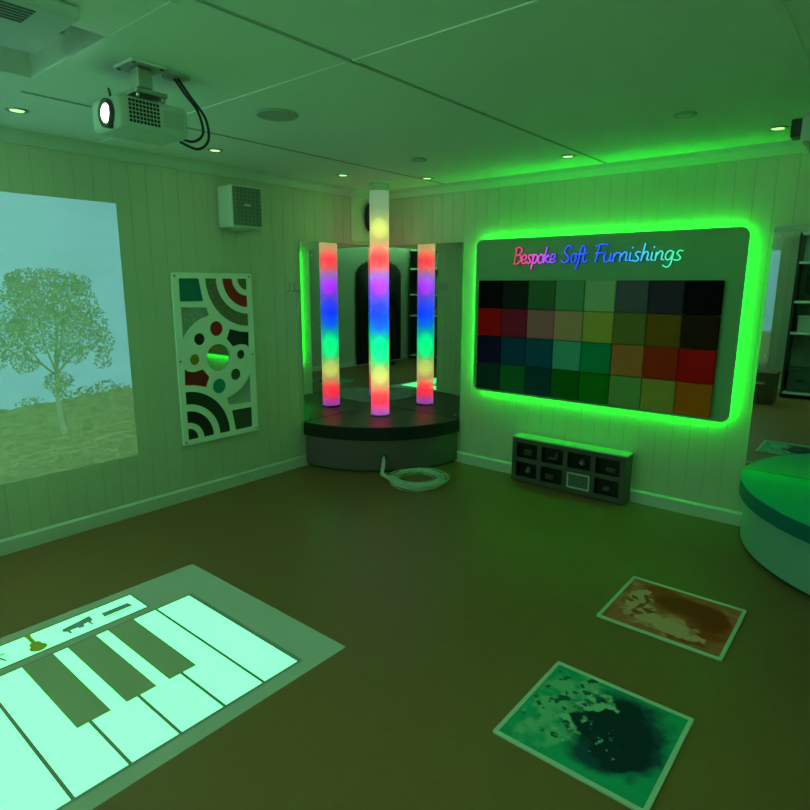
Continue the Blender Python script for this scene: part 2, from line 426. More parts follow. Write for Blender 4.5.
# lettering: stroke script
GL = {
 'B': (.56, [[(.05, 0), (.12, 1.0)], [(-.02, .93), (.28, 1.04), (.5, .86), (.36, .6), (.12, .55)], [(.12, .55), (.44, .5), (.5, .2), (.28, -.02), (0, .03)]]),
 'e': (.40, [[(.0, .22), (.28, .28), (.31, .48), (.17, .55), (.03, .38), (.05, .1), (.2, 0), (.40, .14)]]),
 's': (.36, [[(-.02, .06), (.13, 0), (.27, .1), (.19, .26), (.08, .38), (.16, .53), (.32, .5)]]),
 'p': (.42, [[(0, .42), (.09, .52), (.02, -.38)], [(.06, .35), (.2, .55), (.36, .42), (.33, .13), (.18, 0), (.05, .1)]]),
 'o': (.42, [[(.20, .54), (.04, .4), (.04, .12), (.18, 0), (.34, .12), (.34, .4), (.20, .54), (.42, .48)]]),
 'k': (.44, [[(.02, 0), (.1, 1.0)], [(.05, .22), (.25, .5), (.31, .42), (.10, .28), (.3, .04), (.44, .1)]]),
 'S': (.60, [[(0, .14), (.15, 0), (.4, .08), (.45, .3), (.25, .5), (.12, .72), (.25, .98), (.5, .97), (.54, .82)]]),
 'f': (.34, [[(-.06, -.34), (.05, -.3), (.12, .1), (.16, .75), (.28, 1.0), (.4, .9)], [(0, .47), (.34, .5)]]),
 't': (.34, [[(.1, .88), (.07, .14), (.17, 0), (.33, .12)], [(-.04, .52), (.32, .54)]]),
 'F': (.52, [[(.1, 0), (.16, .95)], [(-.02, .9), (.28, 1.03), (.62, .98)], [(.0, .50), (.44, .54)]]),
 'u': (.44, [[(0, .5), (.02, .12), (.14, 0), (.29, .15), (.32, .5)], [(.32, .5), (.32, .1), (.44, .06)]]),
 'r': (.34, [[(.02, .5), (.04, 0)], [(.04, .28), (.15, .5), (.31, .48)]]),
 'n': (.44, [[(.02, .5), (.04, 0)], [(.04, .28), (.19, .53), (.31, .42), (.31, .1), (.43, .05)]]),
 'i': (.22, [[(.05, .5), (.06, .1), (.18, .03)], [(.08, .72), (.10, .80)]]),
 'h': (.44, [[(.08, 1.0), (.04, 0)], [(.04, .28), (.19, .53), (.31, .42), (.31, .1), (.43, .05)]]),
 'g': (.44, [[(.34, .44), (.18, .54), (.03, .35), (.08, .08), (.25, .08), (.34, .4)], [(.35, .5), (.33, -.18), (.18, -.36), (-.02, -.24)]]),
}
def neon_mat():
    m = bpy.data.materials.new('multicolour_led_letters'); m.use_nodes = True; nt = m.node_tree; p = nt.nodes['Principled BSDF']
    p.inputs['Base Color'].default_value = (.1, .1, .1, 1)
    tc = nt.nodes.new('ShaderNodeTexCoord'); sp = nt.nodes.new('ShaderNodeSeparateXYZ'); nt.links.new(tc.outputs['Object'], sp.inputs[0])
    mr = nt.nodes.new('ShaderNodeMapRange'); mr.inputs[1].default_value = 0.; mr.inputs[2].default_value = 1.28
    nt.links.new(sp.outputs['X'], mr.inputs[0])
    cr = nt.nodes.new('ShaderNodeValToRGB'); e = cr.color_ramp.elements
    st = [(0, (190, 20, 70)), (.06, (225, 60, 120)), (.15, (225, 70, 215)), (.26, (120, 60, 240)), (.36, (40, 70, 250)), (.6, (35, 95, 255)), (.75, (60, 180, 245)), (.86, (70, 220, 190)), (1., (60, 245, 130))]
    e[0].position, e[0].color = 0, s2l(st[0][1])+(1,); e[1].position, e[1].color = 1, s2l(st[-1][1])+(1,)
    for x, c in st[1:-1]:
        q = e.new(x); q.color = s2l(c)+(1,)
    nt.links.new(mr.outputs[0], cr.inputs[0]); nt.links.new(cr.outputs[0], p.inputs['Emission Color']); p.inputs['Emission Strength'].default_value = 1.15
    return m
m_neon = neon_mat()
m_halo = mat('dark_letter_backing', (.03, .03, .05), .4)
SX, SZ = 1.50, 1.731
sg = thing('script_lettering', (SX, -.0625, SZ), 'glowing multicoloured script lettering across the top of the lit board', 'sign')
HC = .118
for word, x0, x1 in (('Bespoke', 1.505, 1.872), ('Soft', 1.905, 2.115), ('Furnishings', 2.150, 2.765)):
    tot = sum(GL[ch][0] for ch in word); kx = (x1-x0)/(tot+.12)
    mb = MB(); bk = MB(); x = x0; zb = SZ
    for ch in word:
        adv, strokes = GL[ch]
        for st in strokes:
            pts = smooth([(x+(a+b*.12)*kx, -.078, zb+b*HC) for a, b in st], 6)
            mb.tube(pts, .0054, n=6)
            bk.tube([Vector((p.x, -.069, p.z)) for p in pts], .0068, n=6)
        x += adv*kx
    wo = mb.build('word', m_neon, sg, origin=(0, 0, 0))
    bk.build('backing', m_halo, wo)

# ------------------------------------------------------------------ sensory panel on the left wall
PY, PZ, PW, PH = -2.12, .417, .654, 1.228
def loft(pts): return [Vector((0, PY+u, PZ+v)) for u, v in pts]
def rnd(pts, r=.012, n=4):
    out = []; k = len(pts)
    for i in range(k):
        p = Vector(pts[i]+(0,)) if len(pts[i]) == 2 else Vector(pts[i]); a = Vector(pts[i-1]+(0,)); b = Vector(pts[(i+1) % k]+(0,))
        da, db = (a-p), (b-p); rr = min(r, da.length*.4, db.length*.4)
        p1 = p+da.normalized()*rr; p2 = p+db.normalized()*rr
        for j in range(n+1):
            t = j/n; q = p1*(1-t)**2+p*2*t*(1-t)+p2*t*t; out.append((q.x, q.y))
    return out
def circ(u, v, r, n=32): return [(u+r*math.cos(2*math.pi*i/n), v+r*math.sin(2*math.pi*i/n)) for i in range(n)]
def arcp(u, v, r, a0, a1, n=16): return [(u+r*math.cos(R(a0+(a1-a0)*i/n)), v+r*math.sin(R(a0+(a1-a0)*i/n))) for i in range(n+1)]
def sector(u, v, r0, r1, a0, a1): return arcp(u, v, r1, a0, a1)+(arcp(u, v, r0, a1, a0) if r0 > 0 else [(u, v)])
tl = rnd([(.05, 1.191), (.209, 1.192), (.237, 1.028), (.048, 1.029)])
flip = lambda pts: [(PW-u, PH-v) for u, v in pts]
tex = [(.052, .992), (.259, .986)]+[(.331+.315*math.cos(R(a)), .615+.315*math.sin(R(a))) for a in (100, 112, 124, 136, 145)]+[(.052, .757)]
blk = [(.439, .823), (.532, .797), (.612, .788), (.606, .667), (.575, .690), (.53, .699), (.485, .69), (.458, .686), (.406, .749)]
CUTS = [
 ('teal_insert', tl, (.01, .17, .16), .3, 0), ('glitter_insert', sector(.612, 1.192, .262, .357, 180, 270), (.22, .19, .12), .25, 1),
 ('red_insert', sector(.612, 1.192, .126, .215, 180, 270), (.45, .012, .012), .3, 0), ('olive_insert', sector(.612, 1.192, 0, .086, 180, 270), (.14, .17, .07), .35, 0),
 ('ribbed_insert', tex, (.33, .36, .33), .3, 1), ('red_roundel', circ(.327, .829, .056), (.48, .012, .012), .3, 0),
 ('black_roundel', circ(.183, .761, .045), (.012, .012, .016), .3, 0), ('mirror_roundel', circ(.331, .615, .102), None, 0, 0),
 ('black_insert', blk, (.012, .012, .018), .4, 0), ('smoked_roundel', circ(.527, .621, .037), (.02, .02, .025), .15, 0),
 ('amber_roundel', circ(.136, .617, .041), (.42, .25, .04), .2, 1), ('maroon_insert', flip(blk), (.28, .006, .008), .35, 0),
 ('forest_roundel', circ(.472, .472, .046), (.03, .10, .03), .3, 0), ('turquoise_roundel', circ(.324, .4, .058), (.02, .30, .26), .3, 0),
 ('pale_insert', flip(tex), (.38, .42, .38), .3, 0), ('dark_green_arch', sector(.042, .036, .262, .357, 0, 90), (.02, .035, .02), .5, 0),
 ('black_arch', sector(.042, .036, .126, .215, 0, 90), (.014, .014, .014), .5, 0), ('black_quadrant', sector(.042, .036, 0, .086, 0, 90), (.016, .02, .016), .5, 0),
 ('charcoal_insert', flip(tl), (.045, .055, .05), .5, 1)]
def holed(name, outer_loop, holes, depth, place):
    cu = bpy.data.curves.new(name, 'CURVE'); cu.dimensions = '2D'; cu.fill_mode = 'BOTH'; cu.extrude = depth/2; cu.bevel_depth = .0015; cu.bevel_resolution = 1
    for lp in [outer_loop]+holes:
        s = cu.splines.new('POLY'); s.points.add(len(lp)-1)
        for p, q in zip(s.points, lp): p.co = (q[0], q[1], 0, 1)
        s.use_cyclic_u = True
    ob = bpy.data.objects.new(name, cu); COL.objects.link(ob)
    bpy.context.view_layer.update()
    me = bpy.data.meshes.new_from_object(ob.evaluated_get(bpy.context.evaluated_depsgraph_get()))
    bpy.data.objects.remove(ob); 
    for v in me.vertices: v.co = place(v.co)
    bm = bmesh.new(); bm.from_mesh(me); bpy.data.meshes.remove(me)
    mb = MB(); mb.bm.free(); mb.bm = bm
    return mb
sp = thing('sensory_panel', (.0, PY+PW/2, PZ), 'white sensory panel with cut-out shapes in red, black and teal on the left wall', 'sensory panel')
fr = holed('front_frame', rrect(0, PW, 0, PH, .012, 4), [c[1] for c in CUTS], .009, lambda c: Vector((.0195+c.z, PY+c.x, PZ+c.y)))
fr.build('front_frame', mat('panel_white', (.93, .94, .90), .4, noise=.02), sp)
MB().prism(loft(rrect(.003, PW-.003, .003, PH-.003, .012, 4)), (.006, 0, 0)).build('back_board', m_offwhite, sp)
for nm, lp, colr, rough, tx in CUTS:
    if colr is None: m = m_mirror
    else: m = mat(nm, colr, rough, noise=.5 if tx else .05, nscale=45 if tx else 8, bump=.8 if tx else 0, bscale=70)
    MB().prism([p+Vector((.0062, 0, 0)) for p in loft(lp)], (.006, 0, 0)).build(nm, m, sp)
for u, v in ((.022, PH-.022), (PW-.022, PH-.022), (.022, .022), (PW-.022, .022), (.022, PH/2), (PW-.022, PH/2)):
    MB().cyl((.0255, PY+u, PZ+v), (.0285, PY+u, PZ+v), .007, .005, 12).build('screw', m_dark, sp)

# ------------------------------------------------------------------ projected pictures
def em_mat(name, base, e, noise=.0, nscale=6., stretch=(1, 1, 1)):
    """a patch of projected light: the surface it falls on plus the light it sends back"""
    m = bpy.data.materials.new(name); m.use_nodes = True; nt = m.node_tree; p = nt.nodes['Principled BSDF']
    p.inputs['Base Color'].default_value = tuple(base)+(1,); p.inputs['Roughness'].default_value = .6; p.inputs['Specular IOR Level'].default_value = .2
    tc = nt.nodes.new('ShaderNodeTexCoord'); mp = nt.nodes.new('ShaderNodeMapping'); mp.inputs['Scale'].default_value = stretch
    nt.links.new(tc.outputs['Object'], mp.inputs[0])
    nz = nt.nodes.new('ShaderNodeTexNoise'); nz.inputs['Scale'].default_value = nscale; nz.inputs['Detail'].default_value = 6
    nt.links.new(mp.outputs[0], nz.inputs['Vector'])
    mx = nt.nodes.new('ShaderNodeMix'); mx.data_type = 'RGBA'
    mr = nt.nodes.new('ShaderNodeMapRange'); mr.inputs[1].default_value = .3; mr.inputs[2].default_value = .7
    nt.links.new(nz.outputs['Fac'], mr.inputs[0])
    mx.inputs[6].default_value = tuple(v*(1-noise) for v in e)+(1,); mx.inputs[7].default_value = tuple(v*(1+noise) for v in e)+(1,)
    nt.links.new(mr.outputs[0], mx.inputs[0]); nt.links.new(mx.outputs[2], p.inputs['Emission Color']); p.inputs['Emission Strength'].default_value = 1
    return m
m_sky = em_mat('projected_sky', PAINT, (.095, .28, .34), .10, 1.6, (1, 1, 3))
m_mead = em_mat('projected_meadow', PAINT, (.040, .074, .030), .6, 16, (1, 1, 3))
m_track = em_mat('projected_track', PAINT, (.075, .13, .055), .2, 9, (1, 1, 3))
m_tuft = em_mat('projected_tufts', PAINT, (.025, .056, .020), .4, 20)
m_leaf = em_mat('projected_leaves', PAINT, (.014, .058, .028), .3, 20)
m_leaf2 = em_mat('projected_pale_leaves', PAINT, (.045, .11, .05), .2, 20)  # paler leaf tone, mixed in at random
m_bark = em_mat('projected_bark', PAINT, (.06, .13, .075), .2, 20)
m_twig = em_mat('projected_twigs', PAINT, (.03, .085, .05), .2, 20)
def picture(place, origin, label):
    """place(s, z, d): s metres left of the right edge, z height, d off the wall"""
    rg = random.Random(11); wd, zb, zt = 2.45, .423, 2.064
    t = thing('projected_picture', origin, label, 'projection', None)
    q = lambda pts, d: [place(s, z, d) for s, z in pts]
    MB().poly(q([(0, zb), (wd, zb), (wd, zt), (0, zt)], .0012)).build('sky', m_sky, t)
    hz = [(0, .885), (.1, .90), (.2, .885), (.32, .88), (.45, .872), (.6, .862), (.75, .852), (.9, .86), (1.1, .85), (1.4, .87), (1.7, .86), (2.1, .88), (wd, .87)]
    hz2 = []
    for (a, b), (c, d) in zip(hz, hz[1:]):
        for i in range(6): hz2.append((a+(c-a)*i/6, b+(d-b)*i/6+rg.uniform(-.008, .01)))
    hz2.append(hz[-1])
    mb = MB(); mb.poly(q([(0, zb)]+hz2[:]+[(wd, zb)], .0018)); 
    for z0, z1, z2, th in ((.665, .62, .50, .006), (.60, .565, .45, .009), (.745, .70, .66, .004), (.56, .52, .43, .006)):
        up_ = []; lo = []
        for i in range(25):
            s = wd*i/24*.98+.01; z = z0+(z2-z0)*(i/24)+.008*math.sin(i*1.3)
            up_.append((s, z+th*(.6+.4*math.sin(i*.9+z0*9)))); lo.append((s, z-th*.5))
        mb.poly(q(up_+lo[::-1], .0024), 1)
    for k in range(900):
        s0 = rg.uniform(.02, wd-.02); f = rg.random()**1.4; z0 = .44+f*.40; sz = .022*(1-.75*f)
        h = sz*rg.uniform(.5, 1.2); lean = rg.uniform(-.4, .4)*h
        mb.poly(q([(s0-sz*.8, z0), (s0+sz*.8, z0+rg.uniform(-.3, .3)*sz), (s0+lean+sz*.3, z0+h*.7), (s0+lean-sz*.25, z0+h*.6)], .0028+.00002*(k % 20)), rg.choice((1, 2, 2)))
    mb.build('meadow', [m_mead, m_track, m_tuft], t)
    # far bushes on the skyline
    def leaf(s, z, a, l, w, d, mi=0):
        c, n = math.cos(a), math.sin(a)
        mb.poly(q([(s-c*l, z-n*l), (s+n*w, z-c*w), (s+c*l, z+n*l), (s-n*w, z+c*w)], d), mi)
    for s0, z0, rx, rz, n in ((.17, .915, .07, .05, 60), (.30, .91, .055, .035, 40), (.06, .90, .05, .03, 30), (.40, .89, .06, .025, 30), (.62, .88, .08, .03, 40), (.86, .87, .05, .03, 30), (1.2, .9, .15, .05, 60), (1.6, .9, .1, .04, 40)):
        mb = MB()
        for k in range(n):
            a = rg.uniform(0, 6.28); rr = math.sqrt(rg.random())
            leaf(s0+rx*rr*math.cos(a), z0+rz*rr*math.sin(a), rg.uniform(0, 3.1), rg.uniform(.007, .015), rg.uniform(.004, .008), .003+rg.uniform(0, .0006), rg.choice((0, 0, 1)))
        mb.build('far_bush', [m_leaf, m_leaf2], t)
    # the tree
    mb = MB()
    def limb(pts, w0, w1, d=.0042, mi=0):
        n = len(pts)
        for i in range(n-1):
            (s0, z0), (s1, z1) = pts[i], pts[i+1]; wa = w0+(w1-w0)*i/(n-1); wb = w0+(w1-w0)*(i+1)/(n-1)
            dx, dz = s1-s0, z1-z0; ln = math.hypot(dx, dz) or 1; nx, nz_ = -dz/ln, dx/ln
            mb.poly(q([(s0-nx*wa, z0-nz_*wa), (s0+nx*wa, z0+nz_*wa), (s1+nx*wb, z1+nz_*wb), (s1-nx*wb, z1-nz_*wb)], d), mi)
    B0 = .445
    limb([(B0+.0, .655), (B0+.012, .76), (B0+.02, .9), (B0+.01, 1.02)], .017, .011)
    limb([(B0+.01, 1.0), (B0+.005, 1.12), (B0-.02, 1.3), (B0-.01, 1.5)], .014, .005, mi=1)
    for pts in ([(.455, 1.02), (.53, 1.10), (.60, 1.22), (.64, 1.4)], [(.455, 1.03), (.40, 1.09), (.33, 1.16), (.29, 1.3)], [(.46, 1.06), (.50, 1.2), (.52, 1.42)], [(.45, 1.07), (.41, 1.22), (.37, 1.45)],
                [(.53, 1.10), (.62, 1.14), (.72, 1.22)], [(.33, 1.16), (.24, 1.19), (.14, 1.24)], [(.455, 1.01), (.40, .96), (.36, .95)]):
        limb(pts, .008, .003, mi=1)
    clumps = [(.45, 1.50, .22, .14, 420), (.60, 1.42, .15, .15, 260), (.32, 1.44, .15, .15, 260), (.50, 1.30, .20, .14, 300), (.30, 1.27, .13, .13, 180), (.66, 1.25, .12, .12, 160), (.22, 1.33, .10, .11, 110),
              (.15, 1.21, .06, .09, 60), (.18, 1.10, .06, .08, 40), (.36, 1.15, .10, .07, 80), (.62, 1.12, .08, .07, 60), (.45, .985, .085, .06, 90), (.78, 1.2, .09, .13, 130), (.86, 1.3, .08, .1, 90), (.47, 1.60, .20, .06, 130), (.62, 1.57, .06, .06, 50), (.26, 1.57, .06, .05, 40), (.46, .92, .03, .03, 14)]
    for s0, z0, rx, rz, n in clumps:
        for k in range(int(n*2.4)):
            a = rg.uniform(0, 6.28); rr = rg.random()**.55
            leaf(s0+rx*rr*math.cos(a), z0+rz*rr*math.sin(a), rg.uniform(0, 3.14), rg.uniform(.006, .014), rg.uniform(.003, .006), .005+rg.uniform(0, .001), rg.choice((2, 2, 3)))
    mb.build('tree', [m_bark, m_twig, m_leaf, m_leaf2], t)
    # second tree at the left part of the picture
    mb = MB()
    limb([(.90, .87), (.905, 1.0), (.92, 1.1)], .008, .004)
    for s0, z0, rx, rz, n in ((.93, 1.0, .08, .06, 60), (.87, .98, .05, .04, 30)):
        for k in range(n):
            a = rg.uniform(0, 6.28); rr = rg.random()**.55
            leaf(s0+rx*rr*math.cos(a), z0+rz*rr*math.sin(a), rg.uniform(0, 3.14), rg.uniform(.008, .016), rg.uniform(.004, .008), .004+rg.uniform(0, .0005), rg.choice((2, 3)))
    mb.build('tree', [m_bark, m_twig, m_leaf, m_leaf2], t)
    return t
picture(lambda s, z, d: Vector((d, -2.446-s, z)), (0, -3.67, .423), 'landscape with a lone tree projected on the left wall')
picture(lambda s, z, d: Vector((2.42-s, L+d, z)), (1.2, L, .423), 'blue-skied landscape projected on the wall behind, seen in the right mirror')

# projected piano on the floor
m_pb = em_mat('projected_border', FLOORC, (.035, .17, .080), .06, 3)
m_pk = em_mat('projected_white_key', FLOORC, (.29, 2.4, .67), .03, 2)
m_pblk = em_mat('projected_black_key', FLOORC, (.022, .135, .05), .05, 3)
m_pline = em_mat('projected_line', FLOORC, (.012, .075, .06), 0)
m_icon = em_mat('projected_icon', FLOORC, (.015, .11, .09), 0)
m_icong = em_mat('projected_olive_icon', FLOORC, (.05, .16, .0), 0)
pt = thing('projected_piano', (1.58, -3.47, 0), 'piano keyboard projected in pale green light on the brown floor', 'projection')
fq = lambda x0, x1, y0, y1, z: [Vector((x0, y0, z)), Vector((x1, y0, z)), Vector((x1, y1, z)), Vector((x0, y1, z))]
YE = -4.30
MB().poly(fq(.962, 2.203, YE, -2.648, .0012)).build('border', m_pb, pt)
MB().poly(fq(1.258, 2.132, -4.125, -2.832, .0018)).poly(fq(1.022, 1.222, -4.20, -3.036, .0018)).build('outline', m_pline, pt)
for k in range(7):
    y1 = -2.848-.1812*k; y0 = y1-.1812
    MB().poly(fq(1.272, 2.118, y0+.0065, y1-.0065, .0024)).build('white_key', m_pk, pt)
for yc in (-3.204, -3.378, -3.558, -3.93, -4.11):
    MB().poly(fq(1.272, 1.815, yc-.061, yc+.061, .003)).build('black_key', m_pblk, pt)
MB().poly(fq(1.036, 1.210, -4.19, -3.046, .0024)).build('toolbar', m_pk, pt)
# instrument icons on the strip, drawn in (along, across): along runs to the picture's right, across runs down
def icon(name, y0, shapes, m):
    mb = MB()
    for i, sh in enumerate(shapes):
        mb.poly([Vector((1.123+b, y0+a, .0030+.0001*i)) for a, b in sh])
    return mb.build(name, m, pt)
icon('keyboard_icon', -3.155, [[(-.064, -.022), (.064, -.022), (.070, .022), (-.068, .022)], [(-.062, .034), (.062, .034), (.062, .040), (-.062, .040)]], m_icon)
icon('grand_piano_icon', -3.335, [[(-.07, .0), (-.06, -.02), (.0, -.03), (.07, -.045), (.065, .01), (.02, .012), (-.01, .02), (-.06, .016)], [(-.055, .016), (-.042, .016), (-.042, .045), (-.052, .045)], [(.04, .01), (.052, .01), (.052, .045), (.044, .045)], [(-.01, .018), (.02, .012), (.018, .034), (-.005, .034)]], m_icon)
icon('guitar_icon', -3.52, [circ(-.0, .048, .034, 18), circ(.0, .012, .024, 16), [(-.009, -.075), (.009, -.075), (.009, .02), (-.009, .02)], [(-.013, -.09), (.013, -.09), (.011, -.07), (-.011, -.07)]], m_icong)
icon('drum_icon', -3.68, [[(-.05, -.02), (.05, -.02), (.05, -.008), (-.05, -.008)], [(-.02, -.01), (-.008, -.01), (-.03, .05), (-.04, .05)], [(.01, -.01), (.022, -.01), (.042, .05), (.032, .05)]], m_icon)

# ------------------------------------------------------------------ liquid floor tiles
def blob_mat(name, base, layers, rough=.5, nscale=9.):
    """layers: list of (colour, [(x, y, rx, ry)...], edge noise, softness)"""
    m = bpy.data.materials.new(name); m.use_nodes = True; nt = m.node_tree; N = nt.nodes; Lk = nt.links
    p = N['Principled BSDF']; p.inputs['Roughness'].default_value = rough; p.inputs['Specular IOR Level'].default_value = .12
    tc = N.new('ShaderNodeTexCoord')
    def math_(op, a, b=None, clamp=False):
        n = N.new('ShaderNodeMath'); n.operation = op; n.use_clamp = clamp
        for i, v in enumerate((a, b)):
            if v is None: continue
            if isinstance(v, (int, float)): n.inputs[i].default_value = v
            else: Lk.new(v, n.inputs[i])
        return n.outputs[0]
    cur = None
    bz = N.new('ShaderNodeTexNoise'); bz.inputs['Scale'].default_value = 14; bz.inputs['Detail'].default_value = 5; Lk.new(tc.outputs['Object'], bz.inputs['Vector'])
    mx = N.new('ShaderNodeMix'); mx.data_type = 'RGBA'; Lk.new(bz.outputs['Fac'], mx.inputs[0])
    mx.inputs[6].default_value = tuple(v*.8 for v in base)+(1,); mx.inputs[7].default_value = tuple(min(1, v*1.2) for v in base)+(1,)
    cur = mx.outputs[2]
    for li, (colr, blobs, en, soft, *opt) in enumerate(layers):
        cap, bias, ns = opt if opt else (1., 0., nscale*(1+.3*li))
        nz = N.new('ShaderNodeTexNoise'); nz.inputs['Scale'].default_value = ns; nz.inputs['Detail'].default_value = 7
        mp = N.new('ShaderNodeMapping'); mp.inputs['Location'].default_value = (li*3.7, 1.3*li, 0); Lk.new(tc.outputs['Object'], mp.inputs[0]); Lk.new(mp.outputs[0], nz.inputs['Vector'])
        best = None
        for bx, by, rx, ry in blobs:
            mp = N.new('ShaderNodeMapping'); mp.inputs['Location'].default_value = (-bx/rx, -by/ry, 0); mp.inputs['Scale'].default_value = (1/rx, 1/ry, 0)
            Lk.new(tc.outputs['Object'], mp.inputs[0])
            ln = N.new('ShaderNodeVectorMath'); ln.operation = 'LENGTH'; Lk.new(mp.outputs[0], ln.inputs[0])
            d = math_('SUBTRACT', 1., ln.outputs['Value'])
            best = d if best is None else math_('MAXIMUM', best, d)
        best = math_('SUBTRACT', math_('MINIMUM', best, cap), bias)
        v = math_('ADD', best, math_('MULTIPLY', math_('SUBTRACT', nz.outputs['Fac'], .5), en))
        fac = math_('DIVIDE', v, soft, True)
        mx = N.new('ShaderNodeMix'); mx.data_type = 'RGBA'; Lk.new(fac, mx.inputs[0]); Lk.new(cur, mx.inputs[6]); mx.inputs[7].default_value = tuple(colr)+(1,)
        cur = mx.outputs[2]
    Lk.new(cur, p.inputs['Base Color'])
    return m
def liquid_tile(x0, x1, y0, y1, m, label):
    cx, cy = (x0+x1)/2, (y0+y1)/2
    t = thing('liquid_floor_tile', (cx, cy, 0), label, 'floor tile')
    r = rrect(x0, x1, y0, y1, .006, 3); ri = rrect(x0+.014, x1-.014, y0+.014, y1-.014, .006, 3)[::-1]
    h = holed('rim', r, [ri[::-1]], .006, lambda c: Vector((c.x, c.y, .0046+c.z)))
    h.build('rim', mat('tile_rim', (.60, .66, .58), .3, noise=.02), t)
    MB().box(x0+.012, x1-.012, y0+.012, y1-.012, .0002, .0052).build('liquid_sheet', m, t)
m_t1 = blob_mat('amber_liquid', (.55, .12, .06), [
  ((.80, .22, .14), [(.0, .0, .34, .32)], 2.6, .3, .2, .22, 9),
  ((.42, .035, .01), [(.02, .10, .24, .13), (.16, .02, .12, .20), (-.10, .19, .13, .05), (.10, -.17, .14, .06)], 1.4, .35, .8, .05, 13),
  ((.28, .016, .004), [(.05, .10, .18, .09), (.17, .05, .08, .12)], .6, .25),
  ((.80, .36, .26), [(-.02, -.12, .20, .08), (-.17, .04, .06, .11), (.06, -.15, .14, .055), (-.13, -.04, .06, .07)], 1.9, .25, .5, .04, 16),
  ((.40, .05, .02), [(-.14, -.03, .09, .14)], 3.2, .2, .3, .30, 22)], nscale=11)
m_t2 = blob_mat('blue_green_liquid', (.015, .36, .21), [
  ((.20, .50, .32), [(-.13, .05, .15, .23), (-.12, -.10, .14, .14)], 2.6, .4, .45, .12, 13),
  ((.012, .055, .085), [(.07, .05, .20, .22), (.14, .0, .13, .19), (.06, -.13, .12, .09)], .7, .35),
  ((.004, .020, .032), [(.05, .03, .15, .15), (.11, -.05, .11, .12), (-.04, -.02, .07, .06), (.06, .14, .07, .07)], .8, .16),
  ((.30, .58, .42), [(-.05, .13, .09, .09), (-.07, -.06, .07, .13)], 3.0, .25, .4, .32, 20),
  ((.008, .09, .085), [(-.13, .05, .14, .22)], 4.0, .25, .3, .52, 24),
  ((.18, .40, .36), [(.03, -.06, .12, .10)], 4.0, .2, .3, .75, 34)], nscale=12)
liquid_tile(2.954, 3.505, -1.695, -1.18, m_t1, 'flat square liquid floor tile filled with rusty brown and pale green')
liquid_tile(2.972, 3.510, -2.675, -2.148, m_t2, 'flat square liquid floor tile with a dark blue blot on green')

# ------------------------------------------------------------------ low cabinet with eight windows
CXa, CXb, CYf, CYb, CZ = 1.602, 2.52, -.150, -.017, .375
ct = thing('display_cabinet', ((CXa+CXb)/2, (CYf+CYb)/2, 0), 'low dark grey cabinet with eight small windows against the back wall', 'cabinet')
m_cab = mat('cabinet_grey', (.075, .062, .058), .5, noise=.1)
m_cabtop = mat('cabinet_top_white', (.40, .42, .40), .35, noise=.03)
m_pane = mat('black_window', (.006, .006, .007), .35, noise=.1, spec=.2)
cells = []
cw, ch = .172, .118
for c in range(4):
    for r in range(2):
        x0 = CXa+.036+c*.219; z0 = .046+(1-r)*.158
        cells.append((x0, x0+cw+.012, z0, z0+ch+.008, c, r))
hol = holed('front_frame', [(CXa, .012), (CXb, .012), (CXb, CZ-.012), (CXa, CZ-.012)], [rrect(a, b, c, d, .006, 2) for a, b, c, d, _, _ in cells], .014, lambda c: Vector((c.x, CYf+.008+c.z, c.y)))
hol.build('front_frame', m_cab, ct)
MB().box(CXa+.004, CXb-.004, CYf+.045, CYb, .012, CZ-.012).build('carcass', m_cab, ct)
MB().box(CXa, CXa+.012, CYf+.016, CYb, .012, CZ-.012).build('side_panel', m_cab, ct)
MB().box(CXb-.012, CXb, CYf+.016, CYb, .012, CZ-.012).build('side_panel', m_cab, ct)
MB().box(CXa-.004, CXb+.004, CYf-.004, CYb, CZ-.012, CZ, .002).build('top_board', m_cabtop, ct)
MB().box(CXa+.01, CXb-.01, CYf+.012, CYb, 0, .012).build('plinth', m_black, ct)
m_cont = [mat('cabinet_content_a', (.06, .04, .03), .4), mat('cabinet_content_b', (.09, .09, .09), .3), mat('cabinet_content_c', (.11, .05, .03), .4)]
rg = random.Random(5)
for i, (a, b, z0, z1, c, r) in enumerate(cells):
    w = MB().box(a-.004, b+.004, CYf+.036, CYf+.044, z0-.004, z1+.004).build('window', m_pane, ct)
    if (c, r) == (2, 1):
        h = holed('pale_surround', rrect(a+.003, b-.003, z0+.003, z1-.003, .004, 2), [rrect(a+.012, b-.012, z0+.012, z1-.012, .003, 2)], .006, lambda c_: Vector((c_.x, CYf+.006+c_.z, c_.y)))
        h.build('pale_surround', mat('pale_green_surround', (.60, .62, .55), .4), w)
        MB().box(a+.008, b-.008, CYf+.012, CYf+.02, z0+.008, z1-.008).build('picture_card', mat('grey_green_card', (.09, .12, .11), .4, noise=.7, nscale=40), w)
    else:
        x = (a+b)/2+rg.uniform(-.03, .02); hgt = rg.uniform(.03, .06)
        mb = MB()
        if i % 3 == 0: mb.box(x-.035, x+.035, CYf+.022, CYf+.036, z0+.02, z0+.02+hgt, .006)
        elif i % 3 == 1: mb.lathe([(.012, 0), (.03, .012), (.026, .03), (.012, hgt)], (x, CYf+.03, z0+.03), 16, axis='Z')
        else: mb.box(x-.05, x+.03, CYf+.022, CYf+.036, z0+.03, z0+.045, .004).cyl((x+.02, CYf+.03, z0+.03), (x+.02, CYf+.03, z0+.03+hgt), .012, n=12)
        mb.build('ornament', m_cont[i % 3], w)

